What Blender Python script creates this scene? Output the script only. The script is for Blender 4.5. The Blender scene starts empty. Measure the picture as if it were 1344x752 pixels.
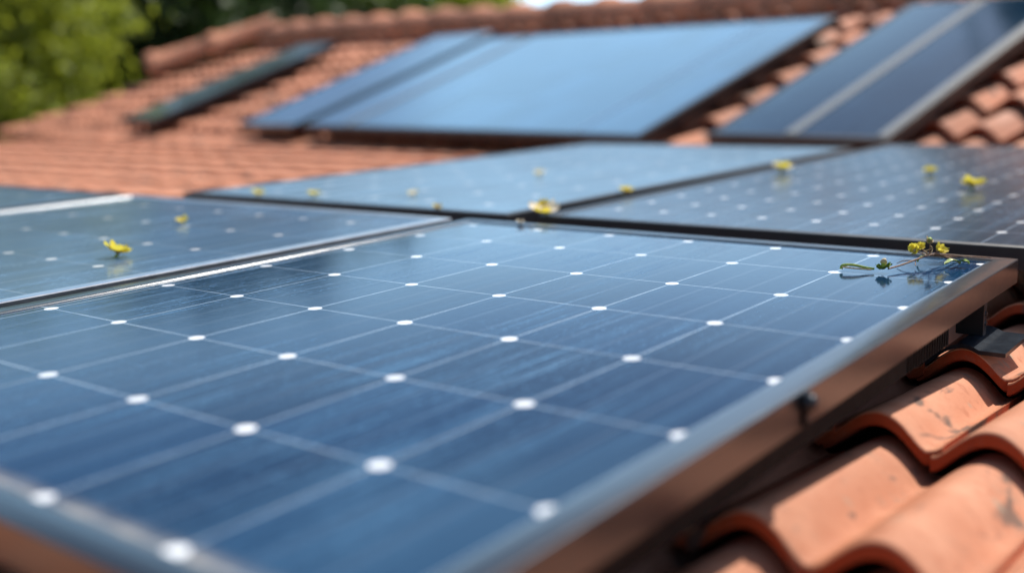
import bpy, bmesh, math, random
import numpy as np
from mathutils import Matrix, Vector

# ------------------------------------------------------------------ frames
# roof frame: X right along the eave, Y up the slope, Z away from the low roof; origin on the front panel's glass
SLOPE = math.radians(5.0)
H0 = 3.2
TW = Matrix.Translation((0, 0, H0)) @ Matrix.Rotation(SLOPE, 4, 'X')
P0 = Vector((-2.617, 3.660, -0.100))
HV = Vector((0.985, -0.172, -0.005)).normalized()
SV = Vector((0.164, 0.933, 0.319)); SV = (SV - HV * HV.dot(SV)).normalized()
NV = HV.cross(SV)
M2 = Matrix(((HV.x, SV.x, NV.x, P0.x), (HV.y, SV.y, NV.y, P0.y), (HV.z, SV.z, NV.z, P0.z), (0, 0, 0, 1)))
TW2 = TW @ M2                               # steep roof frame -> world
PV, PU = 0.13947, 0.16                      # cell pitch across / up the front panel

# ------------------------------------------------------------------ camera, sky, sun, exposure
sc = bpy.context.scene
col = sc.collection
cam_d = bpy.data.cameras.new('camera')
cam = bpy.data.objects.new('camera', cam_d); col.objects.link(cam)
CR = Vector((0.7903, 0.6119, -0.0308)); CU = Vector((-0.0942, 0.1710, 0.9808)); CB = Vector((0.6054, -0.7722, 0.1928))
cm = Matrix(((CR.x, CU.x, CB.x, 0.353), (CR.y, CU.y, CB.y, -0.319), (CR.z, CU.z, CB.z, 0.250), (0, 0, 0, 1)))
cam.matrix_world = TW @ cm
cam_d.sensor_width = 36; cam_d.sensor_fit = 'HORIZONTAL'; cam_d.lens = 37.75
cam_d.clip_start = 0.02; cam_d.clip_end = 3000
cam_d.dof.use_dof = True; cam_d.dof.focus_distance = 1.30; cam_d.dof.aperture_fstop = 1.75
sc.camera = cam

SUN = Vector((0.09, 0.60, 0.79)).normalized()      # towards the sun, roof frame
SW = (TW.to_3x3() @ SUN).normalized()
w = bpy.data.worlds.new('World'); sc.world = w; w.use_nodes = True
nt = w.node_tree
bg = nt.nodes['Background']
sky = nt.nodes.new('ShaderNodeTexSky'); sky.sky_type = 'NISHITA'; sky.sun_disc = False
sky.sun_elevation = math.asin(SW.z); sky.sun_rotation = math.atan2(SW.x, SW.y)
sky.air_density = 1.0; sky.dust_density = 1.0; sky.ozone_density = 1.0
# bright haze banks added to the sky, mostly unseen, to pale the panels' reflections
def wn(kind, **kw):
    n = nt.nodes.new(kind)
    for a, v in kw.items(): setattr(n, a, v)
    return n
tc = wn('ShaderNodeTexCoord'); nz = wn('ShaderNodeTexNoise'); nz.inputs['Scale'].default_value = 3.2; nz.inputs['Detail'].default_value = 5; nz.inputs['Roughness'].default_value = 0.55
nt.links.new(tc.outputs['Generated'], nz.inputs['Vector'])
sp0 = wn('ShaderNodeSeparateXYZ'); nt.links.new(tc.outputs['Generated'], sp0.inputs[0])
dt = wn('ShaderNodeVectorMath', operation='DOT_PRODUCT'); nt.links.new(tc.outputs['Generated'], dt.inputs[0])
dt.inputs[1].default_value = (math.sin(math.radians(-50)), math.cos(math.radians(-50)), 0.12)
def wm(op, a, b):
    n = wn('ShaderNodeMath', operation=op)
    for i, v in enumerate((a, b)):
        if isinstance(v, (int, float)): n.inputs[i].default_value = v
        else: nt.links.new(v, n.inputs[i])
    return n.outputs[0]
def ws(x, a, b):
    n = wn('ShaderNodeMapRange', interpolation_type='SMOOTHSTEP'); nt.links.new(x, n.inputs[0])
    n.inputs[1].default_value = a; n.inputs[2].default_value = b; return n.outputs[0]
jit = wm('MULTIPLY', wm('SUBTRACT', nz.outputs[0], 0.5), 0.16)
hi = ws(wm('ADD', sp0.outputs[2], jit), 0.40, 0.15)
side = ws(wm('ADD', dt.outputs['Value'], jit), 0.73, 0.84)
up2 = wm('MULTIPLY', ws(wm('ADD', sp0.outputs[2], jit), 0.38, 0.47), ws(wm('ADD', sp0.outputs[2], jit), 0.64, 0.53))  # second, higher haze band added for the steep roof's panels to mirror
hi = wm('MAXIMUM', hi, up2)
mk = wm('MULTIPLY', wm('MULTIPLY', hi, side), wm('ADD', wm('MULTIPLY', nz.outputs[0], 0.8), 0.55))
cl0 = wn('ShaderNodeMix', data_type='RGBA', blend_type='ADD'); nt.links.new(mk, cl0.inputs[0]); nt.links.new(sky.outputs[0], cl0.inputs[6])
cl0.inputs[7].default_value = (3.8, 7.0, 9.2, 1)
nt.links.new(cl0.outputs[2], bg.inputs[0]); bg.inputs[1].default_value = 0.09
sun_d = bpy.data.lights.new('sun', 'SUN'); sun_d.energy = 4.0; sun_d.angle = math.radians(0.55); sun_d.color = (1.0, 0.94, 0.85)
sun = bpy.data.objects.new('sun', sun_d); col.objects.link(sun)
sun.rotation_euler = SW.to_track_quat('Z', 'Y').to_euler()
sc.view_settings.view_transform = 'Standard'; sc.view_settings.look = 'None'
sc.view_settings.exposure = 0.70; sc.view_settings.gamma = 1.0
sc.cycles.max_bounces = 8; sc.cycles.use_denoising = True
sc.cycles.sample_clamp_indirect = 6.0

# ------------------------------------------------------------------ helpers
rng = np.random.default_rng(7)
random.seed(7)
I4 = Matrix.Identity(4)


class Geo:
    """collects vertices and faces of one mesh, with a tint per face"""
    def __init__(s): s.v = []; s.f = []; s.t = []; s.e = []; s.n = 0
    def add(s, v, f, tint=0.5, edge=None):
        v = np.asarray(v, float).reshape(-1, 3)
        s.v.append(v); s.f += [tuple(i + s.n for i in q) for q in f]; s.t += [tint] * len(f); s.e += (edge or [0] * len(f)); s.n += len(v)
    def box(s, a, b, bev=0.0):
        x0, y0, z0 = a; x1, y1, z1 = b
        if bev <= 0:
            s.add([(x0, y0, z0), (x1, y0, z0), (x1, y1, z0), (x0, y1, z0), (x0, y0, z1), (x1, y0, z1), (x1, y1, z1), (x0, y1, z1)],
                  [(3, 2, 1, 0), (4, 5, 6, 7), (0, 1, 5, 4), (1, 2, 6, 5), (2, 3, 7, 6), (3, 0, 4, 7)])
        else:
            bm = bmesh.new(); bmesh.ops.create_cube(bm, size=1)
            for v in bm.verts:
                v.co = ((x0 + x1) / 2 + v.co.x * (x1 - x0), (y0 + y1) / 2 + v.co.y * (y1 - y0), (z0 + z1) / 2 + v.co.z * (z1 - z0))
            bmesh.ops.bevel(bm, geom=bm.edges[:], offset=bev, segments=2, affect='EDGES', profile=0.5)
            s.bm(bm)
    def bm(s, bm, tint=0.5):
        bm.verts.index_update()
        s.add([v.co[:] for v in bm.verts], [[v.index for v in f.verts] for f in bm.faces], tint); bm.free()
    def tube(s, pts, rad, seg=8):
        pts = [Vector(p) for p in pts]; n = len(pts)
        if not hasattr(rad, '__len__'): rad = [rad] * n
        vs = []; fs = []
        up = Vector((0.13, 0.27, 0.95))
        for i, p in enumerate(pts):
            d = (pts[min(i + 1, n - 1)] - pts[max(i - 1, 0)]).normalized()
            a = d.cross(up)
            if a.length < 0.05: a = d.cross(Vector((1, 0, 0)))
            a.normalize(); b = d.cross(a)
            for k in range(seg):
                t = 2 * math.pi * k / seg
                vs.append(p + (a * math.cos(t) + b * math.sin(t)) * rad[i])
        for i in range(n - 1):
            for k in range(seg):
                k2 = (k + 1) % seg
                fs.append((i * seg + k, i * seg + k2, (i + 1) * seg + k2, (i + 1) * seg + k))
        fs.append(tuple(range(seg - 1, -1, -1))); fs.append(tuple((n - 1) * seg + k for k in range(seg)))
        s.add([v[:] for v in vs], fs)
    def ball(s, c, r, sub=2, noise=0.0):
        bm = bmesh.new(); bmesh.ops.create_icosphere(bm, subdivisions=sub, radius=1)
        r = r if hasattr(r, '__len__') else (r, r, r)
        for v in bm.verts:
            k = 1 + noise * random.uniform(-1, 1)
            v.co = (c[0] + v.co.x * r[0] * k, c[1] + v.co.y * r[1] * k, c[2] + v.co.z * r[2] * k)
        s.bm(bm)
    def build(s, name, mat, parent=None, matrix=None, smooth=True, angle=40):
        me = bpy.data.meshes.new(name)
        v = np.concatenate(s.v) if s.v else np.zeros((0, 3))
        me.from_pydata(v.tolist(), [], s.f)
        at = me.attributes.new('tint', 'FLOAT', 'FACE'); at.data.foreach_set('value', np.array(s.t, np.float32))
        if any(s.e): at = me.attributes.new('edge', 'FLOAT', 'FACE'); at.data.foreach_set('value', np.array(s.e, np.float32))
        me.materials.append(mat)
        if smooth:
            me.polygons.foreach_set('use_smooth', [True] * len(me.polygons))
            if angle: me.set_sharp_from_angle(angle=math.radians(angle))
        me.update()
        o = bpy.data.objects.new(name, me); col.objects.link(o)
        if parent: o.parent = parent
        if matrix is not None: o.matrix_world = matrix
        return o


def thing(name, label, cat, matrix=I4, group=None):
    o = bpy.data.objects.new(name, None); col.objects.link(o)
    o.empty_display_size = 0.1; o.matrix_world = matrix
    return tag(o, label, cat, group)


def tag(o, label, cat, group=None):
    o['label'] = label; o['category'] = cat
    if group: o['group'] = group
    return o


# ------------------------------------------------------------------ materials
def mat(name, color=(0.5, 0.5, 0.5), rough=0.5, metal=0.0, spec=0.5):
    m = bpy.data.materials.new(name); m.use_nodes = True
    b = m.node_tree.nodes['Principled BSDF']
    b.inputs['Base Color'].default_value = (*color, 1); b.inputs['Roughness'].default_value = rough
    b.inputs['Metallic'].default_value = metal; b.inputs['Specular IOR Level'].default_value = spec
    return m


class N:
    """small node helper"""
    def __init__(s, m): s.t = m.node_tree; s.b = s.t.nodes['Principled BSDF']
    def new(s, k, **kw):
        n = s.t.nodes.new(k)
        for a, v in kw.items(): setattr(n, a, v)
        return n
    def put(s, sock, v):
        if isinstance(v, (int, float)): sock.default_value = v
        elif isinstance(v, tuple): sock.default_value = v if len(v) == len(sock.default_value) else (*v, 1)
        else: s.t.links.new(v, sock)
    def math(s, op, a, b=0.0, c=None, clamp=False):
        n = s.new('ShaderNodeMath', operation=op, use_clamp=clamp)
        s.put(n.inputs[0], a); s.put(n.inputs[1], b)
        if c is not None: s.put(n.inputs[2], c)
        return n.outputs[0]
    def coord(s): return s.new('ShaderNodeTexCoord').outputs['Object']
    def scale(s, v, sc_):
        n = s.new('ShaderNodeVectorMath', operation='MULTIPLY'); s.put(n.inputs[0], v); n.inputs[1].default_value = sc_
        return n.outputs[0]
    def noise(s, v, scale, detail=3, rough=0.55, dist=0.0):
        n = s.new('ShaderNodeTexNoise'); s.put(n.inputs['Vector'], v)
        n.inputs['Scale'].default_value = scale; n.inputs['Detail'].default_value = detail
        n.inputs['Roughness'].default_value = rough; n.inputs['Distortion'].default_value = dist
        return n.outputs[0]
    def step(s, x, a, b, lo=0.0, hi=1.0):
        n = s.new('ShaderNodeMapRange', interpolation_type='SMOOTHSTEP'); s.put(n.inputs[0], x)
        for i, v in ((1, a), (2, b), (3, lo), (4, hi)): s.put(n.inputs[i], v)
        return n.outputs[0]
    def mix(s, f, a, b):
        n = s.new('ShaderNodeMix', data_type='RGBA'); s.put(n.inputs[0], f); s.put(n.inputs[6], a); s.put(n.inputs[7], b)
        return n.outputs[2]
    def bump(s, h, strength, dist):
        n = s.new('ShaderNodeBump'); s.put(n.inputs['Height'], h); n.inputs['Strength'].default_value = strength
        n.inputs['Distance'].default_value = dist
        s.t.links.new(n.outputs[0], s.b.inputs['Normal'])
    def attr(s, a):
        n = s.new('ShaderNodeAttribute', attribute_name=a); return n.outputs['Fac']


def cell_material(name, px, py, ox, oy, dot=0.0087, line=0.0011, base=(0.0005, 0.019, 0.058), kink=None, dust=1.0, dots=True, rough=0.07,
                  linecol=(0.34, 0.42, 0.5), ior=1.5, sheen=0.3, sill=None):
    """photovoltaic glass: dark blue cells, thin pale lines, white diamonds at the corners, streaks of dust up the slope"""
    m = mat(name, base, rough); n = N(m)
    sep = n.new('ShaderNodeSeparateXYZ'); co = n.coord(); n.put(sep.inputs[0], co)
    x = n.math('ADD', sep.outputs[0], 100 * px - ox)
    y0 = sep.outputs[1]
    if kink:
        y0 = n.math('ADD', y0, n.math('MULTIPLY', n.math('MAXIMUM', n.math('SUBTRACT', y0, kink[0]), 0.0), kink[1]))
    y = n.math('ADD', y0, 100 * py - oy)
    dx = n.math('ABSOLUTE', n.math('SUBTRACT', n.math('MODULO', n.math('ADD', x, px / 2), px), px / 2))
    dy = n.math('ABSOLUTE', n.math('SUBTRACT', n.math('MODULO', n.math('ADD', y, py / 2), py), py / 2))
    lm = n.math('MAXIMUM', n.step(dx, line, line * 0.55), n.step(dy, line, line * 0.55))
    # two faint bus bars per cell, running up the slope
    bx = n.math('ABSOLUTE', n.math('SUBTRACT', n.math('MODULO', n.math('ADD', x, px / 6), px / 3), px / 6))
    bus = n.math('MULTIPLY', n.step(bx, 0.0022, 0.0012), 0.10)
    # cells differ a little in tone
    cx = n.math('FLOOR', n.math('DIVIDE', x, px)); cy = n.math('FLOOR', n.math('DIVIDE', y, py))
    cv = n.new('ShaderNodeCombineXYZ'); n.put(cv.inputs[0], cx); n.put(cv.inputs[1], cy)
    wn = n.new('ShaderNodeTexWhiteNoise', noise_dimensions='2D'); n.put(wn.inputs['Vector'], cv.outputs[0])
    tone = n.step(wn.outputs[0], 0, 1, 0.85, 1.18)
    cb = n.new('ShaderNodeVectorMath', operation='SCALE'); cb.inputs[0].default_value = base; n.put(cb.inputs['Scale'], tone)
    # dust: soft streaks up the slope, fine scratches and specks
    st1 = n.noise(n.scale(co, (30, 1.1, 1)), 1.0, 3, 0.6)
    st2 = n.noise(n.scale(co, (230, 4, 1)), 1.0, 2, 0.6)
    patch = n.noise(n.scale(co, (5, 1.6, 1)), 1.0, 2, 0.5)
    fine = n.noise(n.scale(co, (480, 60, 1)), 1.0, 2, 0.6)
    broad = n.math('MULTIPLY', n.step(st1, 0.52, 0.70), 0.15 * dust)
    scr = n.math('MULTIPLY', n.math('MULTIPLY', n.step(st2, 0.54, 0.68), n.step(patch, 0.40, 0.62)), 0.50 * dust)
    spk = n.math('MULTIPLY', n.math('MULTIPLY', n.step(fine, 0.58, 0.72), n.step(patch, 0.38, 0.60)), 0.60 * dust)
    vor = n.new('ShaderNodeTexVoronoi', feature='F1'); n.put(vor.inputs['Vector'], co); vor.inputs['Scale'].default_value = 9.0
    rare = n.step(vor.outputs['Distance'], 0.022, 0.012, 0.0, 0.45 * dust)
    film = n.math('MULTIPLY', n.noise(co, 2.2, 3), 0.012 * dust)
    du = n.math('ADD', n.math('ADD', broad, scr), n.math('ADD', n.math('ADD', spk, rare), film), clamp=True)
    c = n.mix(bus, cb.outputs[0], (0.30, 0.38, 0.48))
    lv = n.noise(n.scale(co, (20, 20, 1)), 1.0, 3)
    c = n.mix(n.math('MULTIPLY', lm, n.step(lv, 0.3, 0.7, 0.55, 0.95)), c, linecol)
    c = n.mix(du, c, (0.10, 0.245, 0.42))
    if sill is not None:
        sl = n.math('MULTIPLY', n.step(sep.outputs[1], sill + 0.022, sill), n.step(lv, 0.25, 0.7, 0.1, 0.7))
        c = n.mix(sl, c, (0.36, 0.31, 0.25))     # dirt gathered along the lower frame
    if dots:
        r = n.math('ADD', n.math('POWER', dx, 2.0), n.math('POWER', dy, 2.0))
        dm = n.step(r, dot ** 2, (dot * 0.86) ** 2)
        wi = n.new('ShaderNodeCombineXYZ'); n.put(wi.inputs[0], n.math('ROUND', n.math('DIVIDE', x, px))); n.put(wi.inputs[1], n.math('ROUND', n.math('DIVIDE', y, py)))
        wr = n.new('ShaderNodeTexWhiteNoise', noise_dimensions='2D'); n.put(wr.inputs['Vector'], wi.outputs[0])
        c = n.mix(n.math('MULTIPLY', dm, n.step(wr.outputs[0], 0, 1, 0.72, 1.0)), c, (0.84, 0.85, 0.86))
    n.put(n.b.inputs['Base Color'], c)
    n.put(n.b.inputs['Roughness'], n.math('ADD', n.math('MULTIPLY', du, 0.5), rough))
    n.bump(n.math('ADD', n.math('MULTIPLY', fine, 0.6), n.math('MULTIPLY', st2, 0.5)), 0.05, 0.002)
    n.b.inputs['IOR'].default_value = ior
    n.b.inputs['Sheen Weight'].default_value = sheen; n.b.inputs['Sheen Roughness'].default_value = 0.35; n.b.inputs['Sheen Tint'].default_value = (0.72, 0.86, 1.0, 1)
    return m


def metal(name, color, rough, brush=True, metallic=1.0):
    m = mat(name, color, rough, metallic); n = N(m); co = n.coord()
    a = n.noise(n.scale(co, (30, 30, 60)), 1.0, 3); b = n.noise(co, 260, 2)
    n.put(n.b.inputs['Roughness'], n.math('ADD', n.step(a, 0.3, 0.7, rough * 0.93, rough * 1.08), n.math('MULTIPLY', b, 0.06)))
    n.put(n.b.inputs['Base Color'], n.mix(n.step(a, 0.35, 0.75, 0, 0.35), color, tuple(min(1, c * 1.12) for c in color)))
    if brush: n.bump(b, 0.04, 0.001)
    return m


def tile_material(name, base, dark, pale, sc_=1.0):
    m = mat(name, base, 0.78, 0, 0.3); n = N(m)
    co = n.coord(); t = n.attr('tint')
    a = n.noise(co, 9 * sc_, 4, 0.6); b = n.noise(co, 55 * sc_, 4, 0.65); g = n.noise(co, 420 * sc_, 2, 0.6)
    c = n.mix(n.step(t, 0, 1), tuple(k * 0.74 for k in base), tuple(min(1, k * 1.2) for k in base))
    c = n.mix(n.step(a, 0.42, 0.72, 0, 0.55), c, pale)
    c = n.mix(n.step(b, 0.52, 0.74, 0, 0.55), c, dark)
    c = n.mix(n.attr('edge'), c, (base[0] * 0.62, base[1] * 0.22, base[2] * 0.10))   # deep red shade painted into the front, side and under faces
    st = n.noise(n.scale(co, (22 * sc_, 8 * sc_, 10)), 1.0, 4, 0.55, 0.6)
    c = n.mix(n.step(st, 0.565, 0.66, 0, 0.8), c, (0.075, 0.065, 0.055))          # lichen and soot marks
    vo = n.new('ShaderNodeTexVoronoi', feature='F1'); n.put(vo.inputs['Vector'], co); vo.inputs['Scale'].default_value = 34 * sc_; vo.inputs['Randomness'].default_value = 1.0
    li = n.math('MULTIPLY', n.step(n.math('ADD', vo.outputs['Distance'], n.math('MULTIPLY', b, 0.3)), 0.42, 0.30), n.step(n.noise(co, 7 * sc_, 3), 0.50, 0.62))
    c = n.mix(n.math('MULTIPLY', li, 0.5), c, (0.30, 0.27, 0.20))      # pale lichen spots
    c = n.mix(n.step(g, 0.54, 0.74, 0, 0.40), c, dark)
    gr = n.noise(co, 26 * sc_, 5, 0.7)
    c = n.mix(n.step(gr, 0.56, 0.70, 0, 0.38), c, (0.20, 0.15, 0.11))
    n.put(n.b.inputs['Base Color'], c)
    n.put(n.b.inputs['Roughness'], n.step(a, 0.3, 0.7, 0.66, 0.86))
    n.bump(n.math('ADD', n.math('MULTIPLY', g, 0.5), b), 0.35, 0.0018 / sc_)
    return m


def leaf_material(name, dark, light, trans=0.35):
    m = bpy.data.materials.new(name); m.use_nodes = True
    t = m.node_tree; b = t.nodes['Principled BSDF']; n = N(m)
    c = n.mix(n.attr('tint'), dark, light)
    n.put(b.inputs['Base Color'], c); b.inputs['Roughness'].default_value = 0.55
    tr = n.new('ShaderNodeBsdfTranslucent'); n.put(tr.inputs[0], n.mix(0.5, c, tuple(min(1, k * 1.8) for k in light)))
    mx = n.new('ShaderNodeMixShader'); mx.inputs[0].default_value = trans
    t.links.new(b.outputs[0], mx.inputs[1]); t.links.new(tr.outputs[0], mx.inputs[2])
    t.links.new(mx.outputs[0], t.nodes['Material Output'].inputs[0])
    return m


def spotted(name, c1, c2, scale=40, rough=0.7, bump=0.1):
    m = mat(name, c1, rough); n = N(m); co = n.coord()
    a = n.noise(co, scale, 4)
    n.put(n.b.inputs['Base Color'], n.mix(n.step(a, 0.35, 0.68), c1, c2))
    n.bump(a, bump, 0.01)
    return m


M_TILE = tile_material('terracotta_low', (0.55, 0.225, 0.122), (0.35, 0.115, 0.055), (0.64, 0.34, 0.22), 1.0)
M_TILE2 = tile_material('terracotta_main', (0.52, 0.215, 0.122), (0.34, 0.12, 0.065), (0.60, 0.30, 0.19), 0.55)
M_FRAME = metal('anodised_frame', (0.036, 0.041, 0.050), 0.30, metallic=0.8)
_b = M_FRAME.node_tree.nodes['Principled BSDF']; _b.inputs['Coat Weight'].default_value = 0.75; _b.inputs['Coat IOR'].default_value = 1.55; _b.inputs['Coat Roughness'].default_value = 0.22
M_FRAME_S = metal('silver_frame', (0.55, 0.56, 0.57), 0.3)
M_FRAME_D = metal('dark_frame', (0.016, 0.018, 0.022), 0.42, metallic=0.0)
M_BAR = mat('grey_bar', (0.15, 0.163, 0.172), 0.5)
M_BLACK = metal('black_steel', (0.018, 0.023, 0.030), 0.34, metallic=0.3)
M_PLATE = spotted('plate_steel', (0.010, 0.014, 0.021), (0.018, 0.024, 0.033), 90, 0.24, 0.02)
M_PLATE.node_tree.nodes['Principled BSDF'].inputs['Specular IOR Level'].default_value = 0.3
M_RUB = spotted('black_rubber', (0.005, 0.005, 0.0055), (0.009, 0.009, 0.009), 60, 0.7)
M_RUB.node_tree.nodes['Principled BSDF'].inputs['Specular IOR Level'].default_value = 0.12
M_BOLT = metal('bolt_steel', (0.30, 0.30, 0.31), 0.25)
M_BACK = mat('backsheet', (0.05, 0.05, 0.055), 0.6)
M_WALL = spotted('render_wall', (0.62, 0.56, 0.46), (0.55, 0.49, 0.40), 6, 0.9)
M_GRASS = spotted('grass', (0.045, 0.085, 0.02), (0.08, 0.12, 0.03), 1.5, 0.9)
M_BARK = spotted('bark', (0.10, 0.075, 0.05), (0.05, 0.035, 0.025), 14, 0.9, 0.5)
M_GREEN = spotted('fresh_green', (0.20, 0.32, 0.04), (0.36, 0.42, 0.08), 200, 0.5, 0.1)
M_STEM = spotted('dry_stem', (0.16, 0.075, 0.045), (0.26, 0.14, 0.08), 260, 0.7, 0.2)
M_DRY = spotted('dry_petal', (0.50, 0.40, 0.24), (0.36, 0.24, 0.12), 400, 0.7, 0.2)

M_YEL = leaf_material('yellow_petal', (0.60, 0.43, 0.03), (0.74, 0.58, 0.08), 0.42)
M_CREAM = leaf_material('cream_petal', (0.85, 0.74, 0.52), (0.88, 0.82, 0.66), 0.4)

# ------------------------------------------------------------------ ground
g = Geo(); K = 1500
g.add([(-K, -K, 0), (K, -K, 0), (K, K, 0), (-K, K, 0)], [(0, 1, 2, 3)])
o = g.build('ground', M_GRASS, smooth=False); o['kind'] = 'structure'


# ------------------------------------------------------------------ roof tiles
def profile(x, p, h, e=0.30):
    c = np.cos(np.pi * x / p)
    return h * (np.sqrt(c * c + e * e) - e) / (math.sqrt(1 + e * e) - e)


def tile(p, h, L, th, nx=20, lip=0.10, rows=None, raise_=0.11):
    """one interlocking barrel tile, crest at x=0, front edge at y=0; returns vertices and faces"""
    xs = np.linspace(-p / 2, p / 2 + lip * p, nx)
    z = profile(xs, p, h)
    over = np.clip((xs - p * 0.44) / (p * 0.06), 0, 1)
    z = z + over * h * raise_                                   # the lip that laps the next tile
    if rows is None: rows = [(0, -0.16), (0.0035, -0.05), (0.009, 0.0), (0.35, 0), (0.7, 0), (1, 0)]
    V = []
    for fy, dz in rows: V.append(np.c_[xs, np.full(nx, fy * L), z + dz * th])
    nr = len(rows)
    V.append(np.c_[xs, np.zeros(nx) + 0.001 * L, z - th * 0.85]); V.append(np.c_[xs, np.full(nx, 0.02 * L), z - th]); V.append(np.c_[xs, np.full(nx, L), z - th])
    F = []
    def strip(a, b, flip=False):
        for k in range(nx - 1):
            q = (a * nx + k, a * nx + k + 1, b * nx + k + 1, b * nx + k); F.append(q[::-1] if flip else q)
    for r in range(nr - 1): strip(r, r + 1)
    strip(0, nr, True); strip(nr, nr + 1, True); strip(nr + 1, nr + 2, True); strip(nr - 1, nr + 2)
    sideL = [r * nx for r in range(nr)] + [(nr + 2) * nx, (nr + 1) * nx, nr * nx]
    F.append(tuple(sideL[::-1])[::-1]); F.append(tuple(i + nx - 1 for i in sideL)[::-1])
    global EDGE
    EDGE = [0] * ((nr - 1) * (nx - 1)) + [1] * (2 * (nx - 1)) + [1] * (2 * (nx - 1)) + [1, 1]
    return np.concatenate(V), F


def place(V, x, y, z, pitch, yaw=0, roll=0):
    c, s_ = math.cos(pitch), math.sin(pitch)
    W = np.c_[V[:, 0], V[:, 1] * c - V[:, 2] * s_, V[:, 1] * s_ + V[:, 2] * c]
    W = np.c_[W[:, 0] + W[:, 2] * roll, W[:, 1], W[:, 2] - W[:, 0] * roll]
    c, s_ = math.cos(yaw), math.sin(yaw)
    return np.c_[W[:, 0] * c - W[:, 1] * s_ + x, W[:, 0] * s_ + W[:, 1] * c + y, W[:, 2] + z]


house = thing('house', 'low house with terracotta barrel tile roofs carrying all the solar panels', 'house', TW)
P1, H1, L1, TH1, C1, ST1 = 0.105, 0.033, 0.325, 0.0165, 0.287, 0.031
X1, Y1, ZV = 0.0125, 0.398, -0.115            # a crest line, a front edge, valley height at the front
low = Geo()
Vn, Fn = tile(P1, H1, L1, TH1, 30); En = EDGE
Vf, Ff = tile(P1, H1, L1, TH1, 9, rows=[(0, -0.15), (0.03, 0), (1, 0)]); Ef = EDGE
Vw, _ = tile(P1 * 2, 0.0075, L1, 0.022, 9, rows=[(0, -0.15), (0.03, 0), (1, 0)], lip=0.0, raise_=0.0)
near = []
for c in range(-5, 17):
    for k in range(-72, 15):
        x, y = X1 + k * P1, Y1 + c * C1
        q = Vector((x, y, -0.1)) - P0
        if q.dot(NV) < -0.09: continue
        r = [random.uniform(-1, 1) for _ in range(6)]
        a = (x + r[0] * 0.0012, y + r[1] * 0.004, ZV + r[2] * 0.0012, -math.atan2(ST1, C1) + r[3] * 0.004, r[4] * 0.010, r[5] * 0.008)
        is_near = -2 <= k <= 6 and -1 <= c <= 6
        if x < -1.9:
            if k % 2: continue
            low.add(place(Vw, a[0], a[1], ZV + r[2] * 0.0006, a[3] * 0.62), Ff, 0.5 + 0.1 * r[5]); continue
        if is_near: near.append((place(Vn, *a), random.random()))
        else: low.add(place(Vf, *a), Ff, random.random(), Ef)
low_roof = low.build('lean_to_roof', M_TILE, house, TW)
for V, t in near:
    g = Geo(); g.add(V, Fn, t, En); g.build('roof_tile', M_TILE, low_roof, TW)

# main roof: steeper, larger tiles, in its own frame
P2, H2, L2, TH2, C2, ST2 = 0.17, 0.055, 0.33, 0.024, 0.27, 0.045
HIP = lambda s: -7.15 + 0.52 * (s + 0.1)
RIDGE_S, RIGHT = 2.24, 3.3
mainr = Geo()
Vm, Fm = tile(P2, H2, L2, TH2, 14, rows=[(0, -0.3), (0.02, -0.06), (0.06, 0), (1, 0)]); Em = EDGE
for c in range(0, 10):
    for k in range(-47, 20):
        h, s = 0.03 + k * P2, -0.16 + c * C2
        if h < HIP(s) or h > RIGHT or s > RIDGE_S - 0.2: continue
        r = [random.uniform(-1, 1) for _ in range(6)]
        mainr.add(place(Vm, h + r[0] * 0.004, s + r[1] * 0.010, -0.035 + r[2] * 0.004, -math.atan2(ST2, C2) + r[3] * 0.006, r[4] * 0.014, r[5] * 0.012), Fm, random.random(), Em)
# under-roof deck and the back slope
R3 = TW2.to_3x3()
def r2w(h, s, n=0): return TW2 @ Vector((h, s, n))
main_roof = mainr.build('main_roof', M_TILE2, house, TW2)
sw = R3 @ Vector((0, 1, 0)); bd = Vector((sw.x, sw.y, 0)).normalized(); bslope = sw.z / math.hypot(sw.x, sw.y)
TW2i = TW2.inverted()
A = r2w(-5.9, RIDGE_S, -0.03); B = r2w(RIGHT, RIDGE_S, -0.03)
Ab = A + bd * 2.4 - Vector((0, 0, 2.4 * bslope)) - (R3 @ Vector((1.3, 0, 0))); Bb = B + bd * 2.4 - Vector((0, 0, 2.4 * bslope))
E0 = r2w(-7.15, -0.1, -0.03); E1 = r2w(RIGHT, -0.1, -0.09)
g = Geo(); g.add([(TW2i @ v)[:] for v in (A, B, Bb, Ab, E0)], [(0, 1, 2, 3), (0, 3, 4)]); g.build('back_slope', M_TILE2, main_roof, TW2, smooth=False)
g = Geo(); g.add([(-7.0, -0.10, -0.11), (RIGHT, -0.10, -0.11), (RIGHT, RIDGE_S, -0.11), (-5.8, RIDGE_S, -0.11)], [(0, 1, 2, 3)]); g.build('roof_deck', M_BARK, main_roof, TW2, smooth=False)
g = Geo(); g.add([(-7.6, -1.2, -0.185), (1.6, -1.2, -0.185), (1.6, 4.9, -0.185), (-7.6, 4.9, -0.185)], [(0, 1, 2, 3)]); g.build('roof_deck', M_BARK, low_roof, TW, smooth=False)


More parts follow.
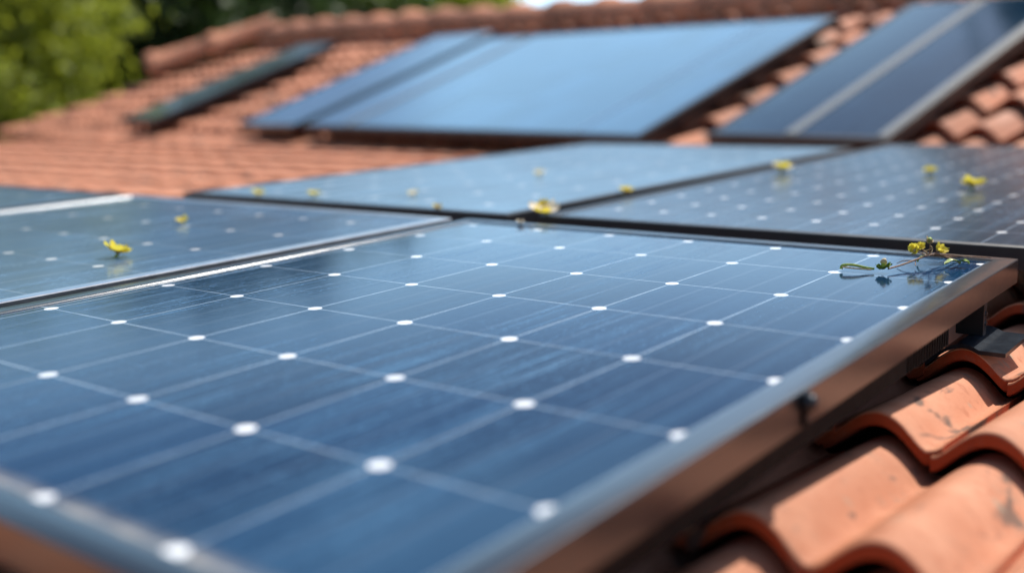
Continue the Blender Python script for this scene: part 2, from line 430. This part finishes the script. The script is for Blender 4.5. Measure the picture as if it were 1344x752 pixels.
def cap_mesh(L, r0, r1, th=0.02, seg=14):
    """half round ridge tile along +x, thicker rim at its open end"""
    g = Geo(); V = []; st = [(0, r0 * 1.02), (0.02, r0 * 1.20), (0.10, r0 * 1.18), (0.13, r0), (0.6 * L, (r0 + r1) / 2), (L, r1)]
    n = seg + 1
    for x, r in st:
        for k in range(n):
            a = math.pi * (k / seg * 1.16 - 0.08); V.append((x, -r * math.cos(a), r * math.sin(a) * 0.80))
    for x, r in (st[0], st[-1]):
        for k in range(n):
            a = math.pi * (k / seg * 1.16 - 0.08); V.append((x, -(r - th) * math.cos(a), (r - th) * math.sin(a) * 0.80))
    F = []
    def strip(a, b):
        for k in range(seg): F.append((a * n + k, a * n + k + 1, b * n + k + 1, b * n + k))
    for i in range(len(st) - 1): strip(i + 1, i)
    m = len(st); strip(0, m); strip(m, m + 1); strip(m + 1, m - 1)
    g.add(V, F); return g


def run_caps(name, a, b, n, r0, r1):
    d = (b - a); L = d.length / n; d.normalize()
    y = Vector((0, 0, 1)).cross(d).normalized(); z = d.cross(y)
    for i in range(n):
        c = a + d * (L * i)
        j = [random.uniform(-1, 1) for _ in range(4)]
        m = Matrix(((d.x, y.x, z.x, c.x), (d.y, y.y, z.y, c.y), (d.z, y.z, z.z, c.z + j[0] * 0.008), (0, 0, 0, 1))) @ Matrix.Rotation(j[1] * 0.02, 4, 'Z') @ Matrix.Rotation(-0.03 + j[2] * 0.01, 4, 'Y')
        gg = cap_mesh(L * 1.13, r0, r1); gg.t = [random.random()] * len(gg.t)
        gg.build(name, M_TILE2, main_roof, TW2 @ m, angle=60)


run_caps('ridge_cap', Vector((-5.95, RIDGE_S + 0.02, 0.03)), Vector((RIGHT, RIDGE_S - 0.03, -0.04)), 21, 0.15, 0.12)
run_caps('hip_cap', Vector((HIP(1.22) - 0.10, 1.22, 0.09)), Vector((-5.96, RIDGE_S + 0.03, 0.09)), 2, 0.165, 0.145)

# walls under both roofs
def prism(top, name):
    g = Geo(); n = len(top)
    g.add([v[:] for v in top] + [(v.x, v.y, 0) for v in top], [tuple(range(n))] + [((i + 1) % n, i, i + n, (i + 1) % n + n) for i in range(n)])
    return g.build(name, M_WALL, house, I4, smooth=False)
prism([TW @ Vector(v) for v in ((-7.1, -0.75, -0.24), (1.2, -0.75, -0.24), (1.2, 4.0, -0.30), (-7.1, 4.0, -0.30))], 'house_wall')
wt = [r2w(-6.9, 0.15, -0.16), r2w(RIGHT - 0.3, 0.15, -0.16), r2w(RIGHT - 0.3, RIDGE_S, -0.16),
      r2w(RIGHT - 0.3, RIDGE_S, -0.16) + bd * 2.2 - Vector((0, 0, 2.2 * bslope + 0.1)), r2w(-6.9, RIDGE_S, -0.16) + bd * 2.2 - Vector((0, 0, 2.2 * bslope + 0.1))]
prism([wt[0], wt[1], wt[2], wt[3], wt[4]], 'house_wall')


# ------------------------------------------------------------------ solar panels
def frame_geo(x0, x1, y0, y1, fw, th, step=0.0016, ch=0.0017):
    prof = [(0, -th), (0, -ch), (ch * 0.4, -ch * 0.3), (ch * 1.1, 0), (fw - 0.0046, 0), (fw - 0.004, -step * 0.6), (fw, -step), (fw, -0.0065), (0.006, -0.0068), (0.006, -th + 0.002), (fw * 0.9, -th + 0.0015), (fw * 0.9, -th)]
    n = len(prof); V = []
    for cx, cy, sx, sy in ((x0, y0, 1, 1), (x1, y0, -1, 1), (x1, y1, -1, -1), (x0, y1, 1, -1)):
        for d, z in prof: V.append((cx + sx * d, cy + sy * d, z))
    F = []
    for c in range(4):
        d = (c + 1) % 4
        for k in range(n):
            k2 = (k + 1) % n; F.append((c * n + k, d * n + k, d * n + k2, c * n + k2)[::-1])
    g = Geo(); g.add(V, F); return g


def panel(label, frame_m, base, x0, x1, y0, y1, z=0.0, fw=0.024, th=0.031, cell=None, rails=(), group='solar panels on the roof', railz=0.03):
    """frame, glass, rails; coordinates in the roof frame given by base"""
    root = thing('solar_panel', label, 'solar panel', base @ Matrix.Translation(((x0 + x1) / 2, (y0 + y1) / 2, z - th)), group)
    fr = frame_geo(x0, x1, y0, y1, fw, th).build('frame', frame_m, root, base @ Matrix.Translation((0, 0, z)), angle=25)
    g = Geo(); i = fw - 0.001
    g.box((x0 + i, y0 + i, -0.0062), (x1 - i, y1 - i, -0.0021))
    g.build('glass', cell, root, base @ Matrix.Translation((0, 0, z)), smooth=False)
    for ry in rails:
        g = Geo(); g.box((x0 + 0.03, ry - 0.018, -th - railz), (x1 - 0.035, ry + 0.018, -th - 0.001), 0.002)
        g.build('mounting_rail', M_BLACK, root, base @ Matrix.Translation((0, 0, z)), smooth=False)
    return root


C_F = cell_material('cells_front', PV, PU, 0, 0, kink=(0.96, 0.16 / 0.135 - 1), dust=0.78, ior=1.24, rough=0.08, sheen=0.04, sill=-0.0045)
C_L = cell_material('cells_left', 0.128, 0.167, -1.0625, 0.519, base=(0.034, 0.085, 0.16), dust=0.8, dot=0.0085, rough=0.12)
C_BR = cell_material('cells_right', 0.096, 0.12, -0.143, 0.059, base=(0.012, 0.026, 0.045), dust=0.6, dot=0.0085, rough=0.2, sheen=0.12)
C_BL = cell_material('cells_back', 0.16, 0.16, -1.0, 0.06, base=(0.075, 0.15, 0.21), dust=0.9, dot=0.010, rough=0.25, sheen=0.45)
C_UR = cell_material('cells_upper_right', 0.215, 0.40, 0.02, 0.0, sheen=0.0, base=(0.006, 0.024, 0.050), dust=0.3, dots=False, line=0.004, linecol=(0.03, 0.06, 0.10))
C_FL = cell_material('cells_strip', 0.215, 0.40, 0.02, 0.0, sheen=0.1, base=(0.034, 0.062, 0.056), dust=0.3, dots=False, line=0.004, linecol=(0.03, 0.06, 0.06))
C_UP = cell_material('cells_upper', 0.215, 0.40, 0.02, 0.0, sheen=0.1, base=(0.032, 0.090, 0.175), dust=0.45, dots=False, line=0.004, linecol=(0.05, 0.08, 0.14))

front = panel('large blue solar panel nearest the camera with crisp white dots and a flower sprig', M_FRAME, TW,
              -0.889, 0.030, -0.034, 1.145, fw=0.0295, cell=C_F, rails=(0.27, 0.88))
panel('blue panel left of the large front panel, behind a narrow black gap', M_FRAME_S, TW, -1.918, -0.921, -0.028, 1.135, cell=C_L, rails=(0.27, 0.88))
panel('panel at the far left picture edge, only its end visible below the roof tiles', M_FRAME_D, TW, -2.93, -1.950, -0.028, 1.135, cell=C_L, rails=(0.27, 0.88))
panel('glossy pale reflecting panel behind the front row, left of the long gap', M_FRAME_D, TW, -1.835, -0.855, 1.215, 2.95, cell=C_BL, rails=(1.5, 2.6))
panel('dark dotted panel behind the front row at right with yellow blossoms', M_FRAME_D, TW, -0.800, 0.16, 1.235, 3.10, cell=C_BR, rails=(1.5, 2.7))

g = Geo(); g.box((-0.9195, -0.02, -0.029), (-0.8905, 1.13, -0.0125)); g.build('gap_shade', M_RUB, front, TW, smooth=False)  # black strip put in for the shade between the two panels
# black ribbed edge rail between the front panel's right side and the tiles
g = Geo(); g.box((-0.030, 0.02, -0.068), (0.010, 0.925, -0.0345), 0.0015)
for k in range(84, 100): g.box((0.0098, 0.024 + k * 0.009, -0.066), (0.0112, 0.0285 + k * 0.009, -0.0365))
g.build('edge_rail', M_RUB, front, TW, smooth=False)

# a clamp with a bolt on the front panel's side
g = Geo(); g.box((0.0302, 0.4575, -0.0295), (0.0325, 0.4685, -0.0015), 0.0009)
cl = g.build('clamp', M_RUB, front, TW)
g = Geo(); g.tube([(0.0322, 0.4630, -0.0105), (0.0365, 0.4630, -0.0105)], 0.0082, 16); g.ball((0.0363, 0.4630, -0.0105), (0.0050, 0.0076, 0.0076))
g.tube([(0.0322, 0.4630, -0.0225), (0.0335, 0.4630, -0.0225)], 0.0030, 10)
g.build('bolt', M_BLACK, cl, TW)
for cx, cy, sx, sy in ((0.030, 1.145, -1, -1), (0.030, -0.034, -1, 1), (-0.889, -0.034, 1, 1), (-0.889, 1.145, 1, -1)):
    g = Geo(); d = 0.0255; e = 0.00035; q = 0.0016
    g.add([(cx + sx * q - e, cy + sy * q + sx * sy * e, 0.00012), (cx + sx * q + e, cy + sy * q - sx * sy * e, 0.00012), (cx + sx * d + e, cy + sy * d - sx * sy * e, 0.00012), (cx + sx * d - e, cy + sy * d + sx * sy * e, 0.00012)], [(0, 1, 2, 3)])
    g.build('corner_seam', M_RUB, front, TW, smooth=False)

# panels on the steeper roof
ZP = 0.10
def bars(root, xs, y0, y1, wid):
    for x in xs:
        g = Geo(); g.box((x - wid / 2, y0, -0.003), (x + wid / 2, y1, 0.0015), 0.0005); g.build('bar', M_BAR, root, TW2 @ Matrix.Translation((0, 0, ZP)), smooth=False)
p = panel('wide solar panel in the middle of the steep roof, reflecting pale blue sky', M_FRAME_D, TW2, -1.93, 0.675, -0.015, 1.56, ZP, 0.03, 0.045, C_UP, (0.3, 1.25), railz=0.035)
bars(p, (-1.50,), 0.02, 1.52, 0.05)
M_SEAM = mat('pale_seam', (0.10, 0.17, 0.26), 0.3)
g = Geo(); g.box((0.27, 0.02, -0.003), (0.30, 1.52, -0.0012)); g.build('seam', M_SEAM, p, TW2 @ Matrix.Translation((0, 0, ZP)), smooth=False)
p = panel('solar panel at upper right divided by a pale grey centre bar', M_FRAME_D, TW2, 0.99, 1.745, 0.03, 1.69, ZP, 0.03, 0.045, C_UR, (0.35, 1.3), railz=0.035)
bars(p, (1.345,), 0.065, 1.655, 0.05); bars(p, (1.712,), 0.065, 1.655, 0.035)
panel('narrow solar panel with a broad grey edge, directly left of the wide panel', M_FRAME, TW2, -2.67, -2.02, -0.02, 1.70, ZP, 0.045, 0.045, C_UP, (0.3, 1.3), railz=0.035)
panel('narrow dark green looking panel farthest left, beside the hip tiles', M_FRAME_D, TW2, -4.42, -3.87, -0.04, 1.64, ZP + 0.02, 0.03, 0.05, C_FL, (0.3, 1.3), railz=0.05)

# ------------------------------------------------------------------ bracket under the front panel's corner
br = thing('mounting_bracket', 'black steel bracket with upright post on a tile under the front panel corner', 'bracket', TW @ Matrix.Translation((0.005, 1.035, -0.08)))
def surf(x, y):
    k = round((x - X1) / P1); c = math.floor((y - Y1) / C1 + 1e-6)
    return ZV + float(profile(np.array([x - X1 - k * P1]), P1, H1)[0]) - ST1 * ((y - Y1) / C1 - c)
g = Geo(); xs = np.linspace(-0.062, 0.060, 26); V = []
for y in (0.975, 1.085):
    for zo in (0.0015, 0.0065):
        for x in xs:
            zz = surf(min(x, 0.03), 0.99)
            V.append((x, y, zz + zo))
n = len(xs); F = []
for a, b in ((1, 3), (3, 2), (2, 0), (0, 1)):
    for k in range(n - 1): F.append((a * n + k, a * n + k + 1, b * n + k + 1, b * n + k))
F += [(0, n, 3 * n, 2 * n), (n - 1, 3 * n - 1, 4 * n - 1, 2 * n - 1)]
g.add(V, F); g.build('base_plate', M_PLATE, br, TW, angle=35)
g = Geo(); g.box((-0.012, 1.030, -0.079), (0.021, 1.0415, -0.0345), 0.001); g.build('post', M_BLACK, br, TW, smooth=False)
for z in (-0.052, -0.064):
    g = Geo(); g.tube([(0.0205, 1.036, z), (0.0228, 1.036, z)], 0.0028, 10); g.build('bolt', M_BOLT, br, TW)


# ------------------------------------------------------------------ fallen blossoms
def blossom(label, x, y, size, main=M_YEL, second=None, z=0.0, cat='flower', group='fallen blossoms on the panels'):
    root = thing('fallen_blossom', label, cat, TW @ Matrix.Translation((x, y, z)), group)
    tilt = Matrix.Translation((x, y, z + size * 0.16)) @ Matrix.Rotation(random.uniform(0, 6.28), 4, 'Z') @ Matrix.Rotation(random.uniform(0.05, 0.3), 4, 'X')
    size *= 1.5; r = size / 2
    R0 = r
    for k in range(9):
        g = Geo(); V = []; F = []
        inner = k >= 5; r = R0 * random.uniform(0.7, 1.0) * (0.62 if inner else 0.92)
        a0 = 2 * math.pi * k / (4 if inner else 5) + random.uniform(-0.3, 0.3); cup = random.uniform(0.6, 1.0) if inner else random.uniform(0.15, 0.45)
        for i in range(5):
            t = i / 4; wd = r * 0.58 * math.sin(math.pi * min(0.95, 0.14 + 0.8 * t)) ** 0.8
            for j in range(5):
                u = j / 2 - 1
                rr = r * (0.12 + 0.88 * t); zz = r * (cup * t ** 1.5 + 0.22 * u * u * t) + random.uniform(-1, 1) * r * 0.03
                V.append((rr * math.cos(a0) - u * wd * math.sin(a0), rr * math.sin(a0) + u * wd * math.cos(a0), zz))
        for i in range(4):
            for j in range(4): F.append((i * 5 + j, i * 5 + j + 1, i * 5 + j + 6, i * 5 + j + 5))
        g.add(V, F); g.build('petal', (second if second and k % 2 else main), root, TW @ tilt)
    r = R0
    g = Geo(); g.ball((0, 0, r * 0.12), (r * 0.22, r * 0.22, r * 0.26), 2, 0.12); g.build('flower_centre', M_DRY, root, TW @ tilt)
    g = Geo(); g.tube([(0, 0, r * 0.05), (r * 0.1, 0, -r * 0.25), (r * 0.35, r * 0.1, -r * 0.42)], [r * 0.12, r * 0.09, r * 0.07], 6); g.build('stalk', M_GREEN, root, TW @ tilt)
    return root


Z = 0.0
blossom('yellow blossom on the left panel, nearest of its two blossoms to the front panel', -1.110, 0.582, 0.034)
blossom('small yellow blossom farther back on the left panel, near its white dots', -1.348, 0.867, 0.022)
blossom('yellow blossom on the back panel near edge, leftmost of all the blossoms there', -1.602, 1.250, 0.026)
blossom('yellow blossom on the back panel, a little right of the leftmost one', -1.460, 1.290, 0.026)
blossom('tiny orange yellow blossom just before the corner where the four panels meet', -1.035, 1.226, 0.019, M_YEL, M_DRY)
blossom('pale faded blossom low on the glossy back panel, above the tiny orange one', -1.249, 1.388, 0.022, M_CREAM, M_YEL)
blossom('tiny beige bud on the frame of the front panel, beside the largest cream blossom', -0.760, 1.130, 0.014, M_CREAM, M_DRY)
random.seed(21)
blossom('largest cream and yellow blossom, lying where the back panels meet the front one', -0.790, 1.243, 0.046, M_CREAM, M_YEL)
blossom('yellow blossom lying along the long gap between the two back panels', -0.845, 1.604, 0.026)
blossom('faint yellow blossom out of focus in the middle of the glossy back panel', -1.254, 1.857, 0.028, M_CREAM, M_YEL)
blossom('tall upright yellowish blossom far back beside the long panel gap', -0.730, 2.137, 0.046, M_YEL, M_CREAM)
blossom('small yellow blossom far back on the dark dotted panel', -0.404, 2.210, 0.030)
blossom('bright yellow blossom at right on the dark panel with its mirror image below', -0.235, 1.930, 0.044)

# ------------------------------------------------------------------ the sprig on the front panel's far corner
sp = thing('flower_sprig', 'wilted twig with yellow flowers and green pod lying on the front panel corner', 'flower sprig', TW @ Matrix.Translation((-0.06, 1.072, 0)))
Rg = Vector((0.79, 0.612, 0)).normalized(); Dp = Vector((-0.612, 0.79, 0)).normalized()
J = Vector((-0.060, 1.072, 0))
def sp_at(a, b, z): return J + Rg * a + Dp * b + Vector((0, 0, z))
def curve(pts, n=6):
    out = []; P = [pts[0]] + pts + [pts[-1]]
    for i in range(1, len(P) - 2):
        for k in range(n):
            t = k / n; p0, p1, p2, p3 = P[i - 1], P[i], P[i + 1], P[i + 2]
            out.append(0.5 * ((2 * p1) + (p2 - p0) * t + (2 * p0 - 5 * p1 + 4 * p2 - p3) * t * t + (3 * p1 - p0 - 3 * p2 + p3) * t ** 3))
    out.append(pts[-1]); return out
def stalk(name, pts, r0, r1, m):
    r0 *= 0.95; r1 *= 0.9
    c = curve(pts); g = Geo(); g.tube(c, [r0 + (r1 - r0) * i / (len(c) - 1) for i in range(len(c))], 7); return g.build(name, m, sp, TW)
E_ = Vector
stalk('stem', [E_((-0.082, 0.985, 0.003)), E_((-0.075, 1.012, 0.004)), E_((-0.066, 1.045, 0.007)), J + E_((0, 0, 0.009)), J + E_((0.006, 0.004, 0.0085))], 0.0011, 0.0016, M_STEM)
stalk('stem', [J + E_((0.002, 0.0, 0.009)), E_((-0.042, 1.080, 0.006)), E_((-0.028, 1.074, 0.004)), E_((-0.020, 1.064, 0.002))], 0.0014, 0.0009, M_STEM)
stalk('stem', [J + E_((0, 0, 0.009)), E_((-0.040, 1.092, 0.007)), E_((-0.020, 1.102, 0.005)), E_((0.000, 1.112, 0.004))], 0.0014, 0.0008, M_STEM)
stalk('stem', [J + E_((0, 0.004, 0.007)), E_((-0.035, 1.100, 0.004)), E_((-0.012, 1.116, 0.004)), E_((0.004, 1.118, 0.003))], 0.0010, 0.0007, M_STEM)
stalk('stem', [E_((-0.066, 1.045, 0.007)), sp_at(0.006, -0.006, 0.011), sp_at(0.020, -0.004, 0.006), sp_at(0.034, -0.010, 0.0015)], 0.0009, 0.0006, M_STEM)
stalk('stem', [J + E_((0, 0, 0.009)), sp_at(-0.004, 0.003, 0.013), sp_at(0.004, 0.001, 0.017), sp_at(0.001, 0.002, 0.021)], 0.0008, 0.0006, M_DRY)
# green pod: a bent, flattened seed pod
stalk('pod', [E_((-0.1345, 0.968, 0.001)), E_((-0.133, 0.969, 0.0055)), E_((-0.122, 0.975, 0.006)), E_((-0.108, 0.980, 0.003)), E_((-0.098, 0.982, 0.002))], 0.0022, 0.0016, M_GREEN)
g = Geo(); g.tube(curve([E_((-0.132, 0.966, 0.004)), E_((-0.118, 0.968, 0.0032)), E_((-0.100, 0.977, 0.0016))]), 0.0011, 6); g.build('pod', M_DRY, sp, TW)


def petals(c, r, up, n, m, name='petal', open_=0.6):
    r *= 1.12
    up = up.normalized(); a = up.cross(Vector((0.3, 0.2, 0.9))).normalized(); b = up.cross(a)
    for k in range(n):
        th = 2 * math.pi * k / n + random.uniform(-0.25, 0.25); d = a * math.cos(th) + b * math.sin(th); sd = up.cross(d); r_k = r; r = r_k * random.uniform(0.75, 1.2); open_k = open_; open_ = open_k * random.uniform(0.8, 1.35)
        V = []; F = []
        for i in range(6):
            t = i / 5; wd = r * 0.55 * math.sin(math.pi * min(0.93, 0.15 + 0.8 * t)) ** 0.8
            for j in range(5):
                u = j / 2 - 1
                q = c + d * r * (0.1 + open_ * t) + up * r * ((1.1 - open_ * 0.8) * t + 0.18 * u * u * t + 0.08 * math.sin(5 * u + k)) + sd * u * wd
                V.append((q + Vector([random.uniform(-1, 1) * r * 0.09 for _ in range(3)]))[:])
        for i in range(5):
            for j in range(4): F.append((i * 5 + j, i * 5 + j + 1, i * 5 + j + 6, i * 5 + j + 5))
        g = Geo(); g.add(V, F); g.build(name, m, sp, TW); r = r_k; open_ = open_k


for (a0, b0), (a1, b1), z1 in (((-0.02, -0.012), (-0.028, -0.03), 0.001), ((0.008, 0.004), (0.045, 0.012), 0.0035), ((0.018, 0.008), (0.03, -0.002), 0.001), ((-0.03, -0.022), (-0.045, -0.012), 0.0012)):
    stalk('stem', [sp_at(a0, b0, 0.006), sp_at((a0 + a1) / 2, (b0 + b1) / 2 + 0.002, 0.005), sp_at(a1, b1, z1)], 0.0008, 0.0005, M_STEM)
# bud beside the pod: green sepals round a brownish head
bc = E_((-0.088, 0.981, 0.003))
petals(bc, 0.0095, E_((-0.1, 0.1, 1)), 6, M_GREEN, 'sepal', 0.75)
g = Geo(); g.ball(bc + E_((0.001, 0.002, 0.0085)), (0.0042, 0.0042, 0.0045), 2, 0.18); g.build('bud', M_DRY, sp, TW)
# standing flower cluster on thin stalks
top = sp_at(0.0, 0.0, 0.026); lf = sp_at(-0.018, 0.0, 0.0145); mid = sp_at(-0.011, 0.004, 0.019); rt = sp_at(0.0125, 0.002, 0.0145)
for q in (top, lf, mid, rt): stalk('stalk', [J + E_((0, 0, 0.009)), (J + q) / 2 + E_((0.001, 0.0, 0.003)), q], 0.0008, 0.0006, M_STEM)
petals(top - E_((0, 0, 0.002)), 0.0068, E_((0.1, 0.0, 1)), 5, M_DRY, 'petal', 0.45); g = Geo(); g.ball(top + E_((0, 0, 0.002)), 0.0036, 2, 0.15); g.build('bud', M_GREEN, sp, TW)
petals(lf, 0.0090, -Rg * 0.5 - Dp * 0.5 + E_((0, 0, 0.6)), 5, M_YEL); petals(mid, 0.0070, -Dp + E_((0, 0, 0.9)), 5, M_YEL); petals(rt, 0.0090, Rg * 0.4 - Dp * 0.5 + E_((0, 0, 0.6)), 5, M_YEL)
for q in (lf, rt): 
    g = Geo(); g.ball(q, 0.0026, 2, 0.2); g.build('flower_centre', M_DRY, sp, TW)
for a_, z_ in ((-0.006, 0.015), (0.005, 0.016), (-0.009, 0.012), (0.009, 0.011)):
    stalk('stalk', [J + E_((0, 0, 0.008)), sp_at(a_ * 0.4, -0.002, z_ * 0.75), sp_at(a_, 0.001, z_)], 0.0007, 0.0004, M_DRY)
stalk('stalk', [J + E_((0, 0, 0.009)), sp_at(-0.012, -0.003, 0.007), sp_at(-0.016, -0.004, 0.001)], 0.0008, 0.0014, M_GREEN)
def leaf(c, d, L, wd, lift):
    d = d.normalized(); sd = Vector((-d.y, d.x, 0)); V = []; F = []
    for i in range(8):
        t = i / 7; ww = wd * math.sin(math.pi * min(0.97, 0.05 + 0.92 * t)) ** 0.8 * (1 + 0.12 * math.sin(9 * t))
        for j in range(5):
            u = j / 2 - 1; V.append((c + d * L * t + sd * u * ww + Vector((0, 0, lift * math.sin(math.pi * t) + 0.0022 * u * u + 0.0006 * math.sin(12 * t + 3 * u))))[:])
    for i in range(7):
        for j in range(4): F.append((i * 5 + j, i * 5 + j + 1, i * 5 + j + 6, i * 5 + j + 5))
    g = Geo(); g.add(V, F); g.build('leaf', M_GREEN, sp, TW)
leaf(E_((-0.034, 1.050, 0.002)), Rg + Dp * 0.1, 0.021, 0.0055, 0.004)
leaf(E_((-0.020, 1.064, 0.003)), -Dp * 0.4 + Rg * 0.3, 0.013, 0.004, 0.003)


# ------------------------------------------------------------------ trees
def tree(name, label, base, h, crown_c, crown_r, n_cl, leaf, m, seed, group='trees behind the house', trunk_r=0.16):
    r_ = np.random.default_rng(seed)
    root = thing(name, label, 'tree', Matrix.Translation((*base, 0)), group)
    cc = np.array(crown_c); cr = np.array(crown_r)
    g = Geo(); top = Vector(crown_c) + Vector((0, 0, crown_r[2] * 0.3))
    g.tube(curve([Vector((*base, -0.05)), Vector((base[0] * 0.7 + cc[0] * 0.3, base[1] * 0.7 + cc[1] * 0.3, cc[2] * 0.45)), Vector(crown_c), top]), [trunk_r * (1 - 0.045 * i) for i in range(19)], 9)
    cl = []
    while len(cl) < n_cl:
        q = r_.uniform(-1, 1, 3); d = np.linalg.norm(q)
        if d < 1 and d > 0.35: cl.append(cc + q * cr * (1 + 0.12 * r_.normal()))
    for q in cl[::4]:
        a = Vector(crown_c) + Vector((0, 0, r_.uniform(-0.6, 0.2) * crown_r[2])); b = Vector(q)
        g.tube([a, (a + b) / 2 + Vector((0, 0, -0.08)), b], [trunk_r * 0.30, trunk_r * 0.18, trunk_r * 0.06], 5)
    g.build('trunk', M_BARK, root, I4)
    g = Geo(); per = 150
    V = np.zeros((n_cl * per, 4, 3)); T = np.zeros(n_cl * per)
    for i, q in enumerate(cl):
        rad = r_.uniform(0.26, 0.50); c0 = r_.uniform(0, 1)
        P = q + r_.normal(0, 1, (per, 3)) * rad * 0.55 * np.array([1, 1, 0.7])
        a = r_.normal(0, 1, (per, 3)); a /= np.linalg.norm(a, axis=1)[:, None]
        b = np.cross(a, r_.normal(0, 1, (per, 3))); b /= np.linalg.norm(b, axis=1)[:, None]
        L = leaf * 0.62 * r_.uniform(0.6, 1.3, (per, 1))
        V[i * per:(i + 1) * per] = np.stack([P - a * L, P - b * L * 0.5, P + a * L, P + b * L * 0.5], 1)
        T[i * per:(i + 1) * per] = np.clip(c0 * 0.6 + r_.uniform(0, 0.45, per), 0, 1)
    g.v = [V.reshape(-1, 3)]; g.f = [(4 * i, 4 * i + 1, 4 * i + 2, 4 * i + 3) for i in range(len(T))]; g.t = T.tolist()
    g.build('crown', m, root, I4, smooth=False)


M_LF1 = leaf_material('leaf_light', (0.13, 0.18, 0.015), (0.31, 0.34, 0.034), 0.5)
M_LF2 = leaf_material('leaf_dark', (0.016, 0.036, 0.007), (0.042, 0.078, 0.014), 0.25)
M_LF3 = leaf_material('leaf_mid', (0.035, 0.065, 0.012), (0.085, 0.13, 0.02), 0.4)
tree('broadleaf_tree', 'light yellow green tree at the left picture edge', (-12.8, 6.3), 8, (-12.78, 6.15, 3.9), (1.6, 1.6, 2.3), 330, 0.11, M_LF1, 1)
tree('broadleaf_tree', 'dark green tree behind the hip tiles of the roof', (-13.1, 10.1), 8, (-13.08, 9.87, 4.6), (1.9, 1.9, 2.3), 420, 0.12, M_LF2, 2)
tree('broadleaf_tree', 'dark shaded tree standing behind the light green one', (-17.6, 10.4), 9, (-17.4, 10.4, 4.9), (2.6, 2.6, 2.5), 380, 0.15, M_LF2, 3)
tree('broadleaf_tree', 'mid green tree behind the left end of the roof ridge', (-13.0, 12.8), 9, (-12.96, 12.57, 4.8), (1.6, 1.6, 1.8), 260, 0.12, M_LF3, 4)
tree('broadleaf_tree', 'small pale green tree just showing above the middle of the ridge', (-14.1, 17.0), 9, (-14.1, 16.9, 5.6), (1.2, 1.2, 1.3), 130, 0.12, M_LF1, 5)
tree('broadleaf_tree', 'tall dark tree beyond the ridge at right, seen mirrored in the panels', (-1.15, 10.8), 12, (-1.2, 10.6, 7.2), (1.5, 1.5, 4.0), 420, 0.14, M_LF2, 6, trunk_r=0.2)
tree('broadleaf_tree', 'tall dark tree outside the picture at right, darkening the mirrored sky', (2.1, 10.6), 12, (2.1, 10.4, 7.0), (1.7, 1.7, 4.0), 420, 0.14, M_LF2, 7, trunk_r=0.2)
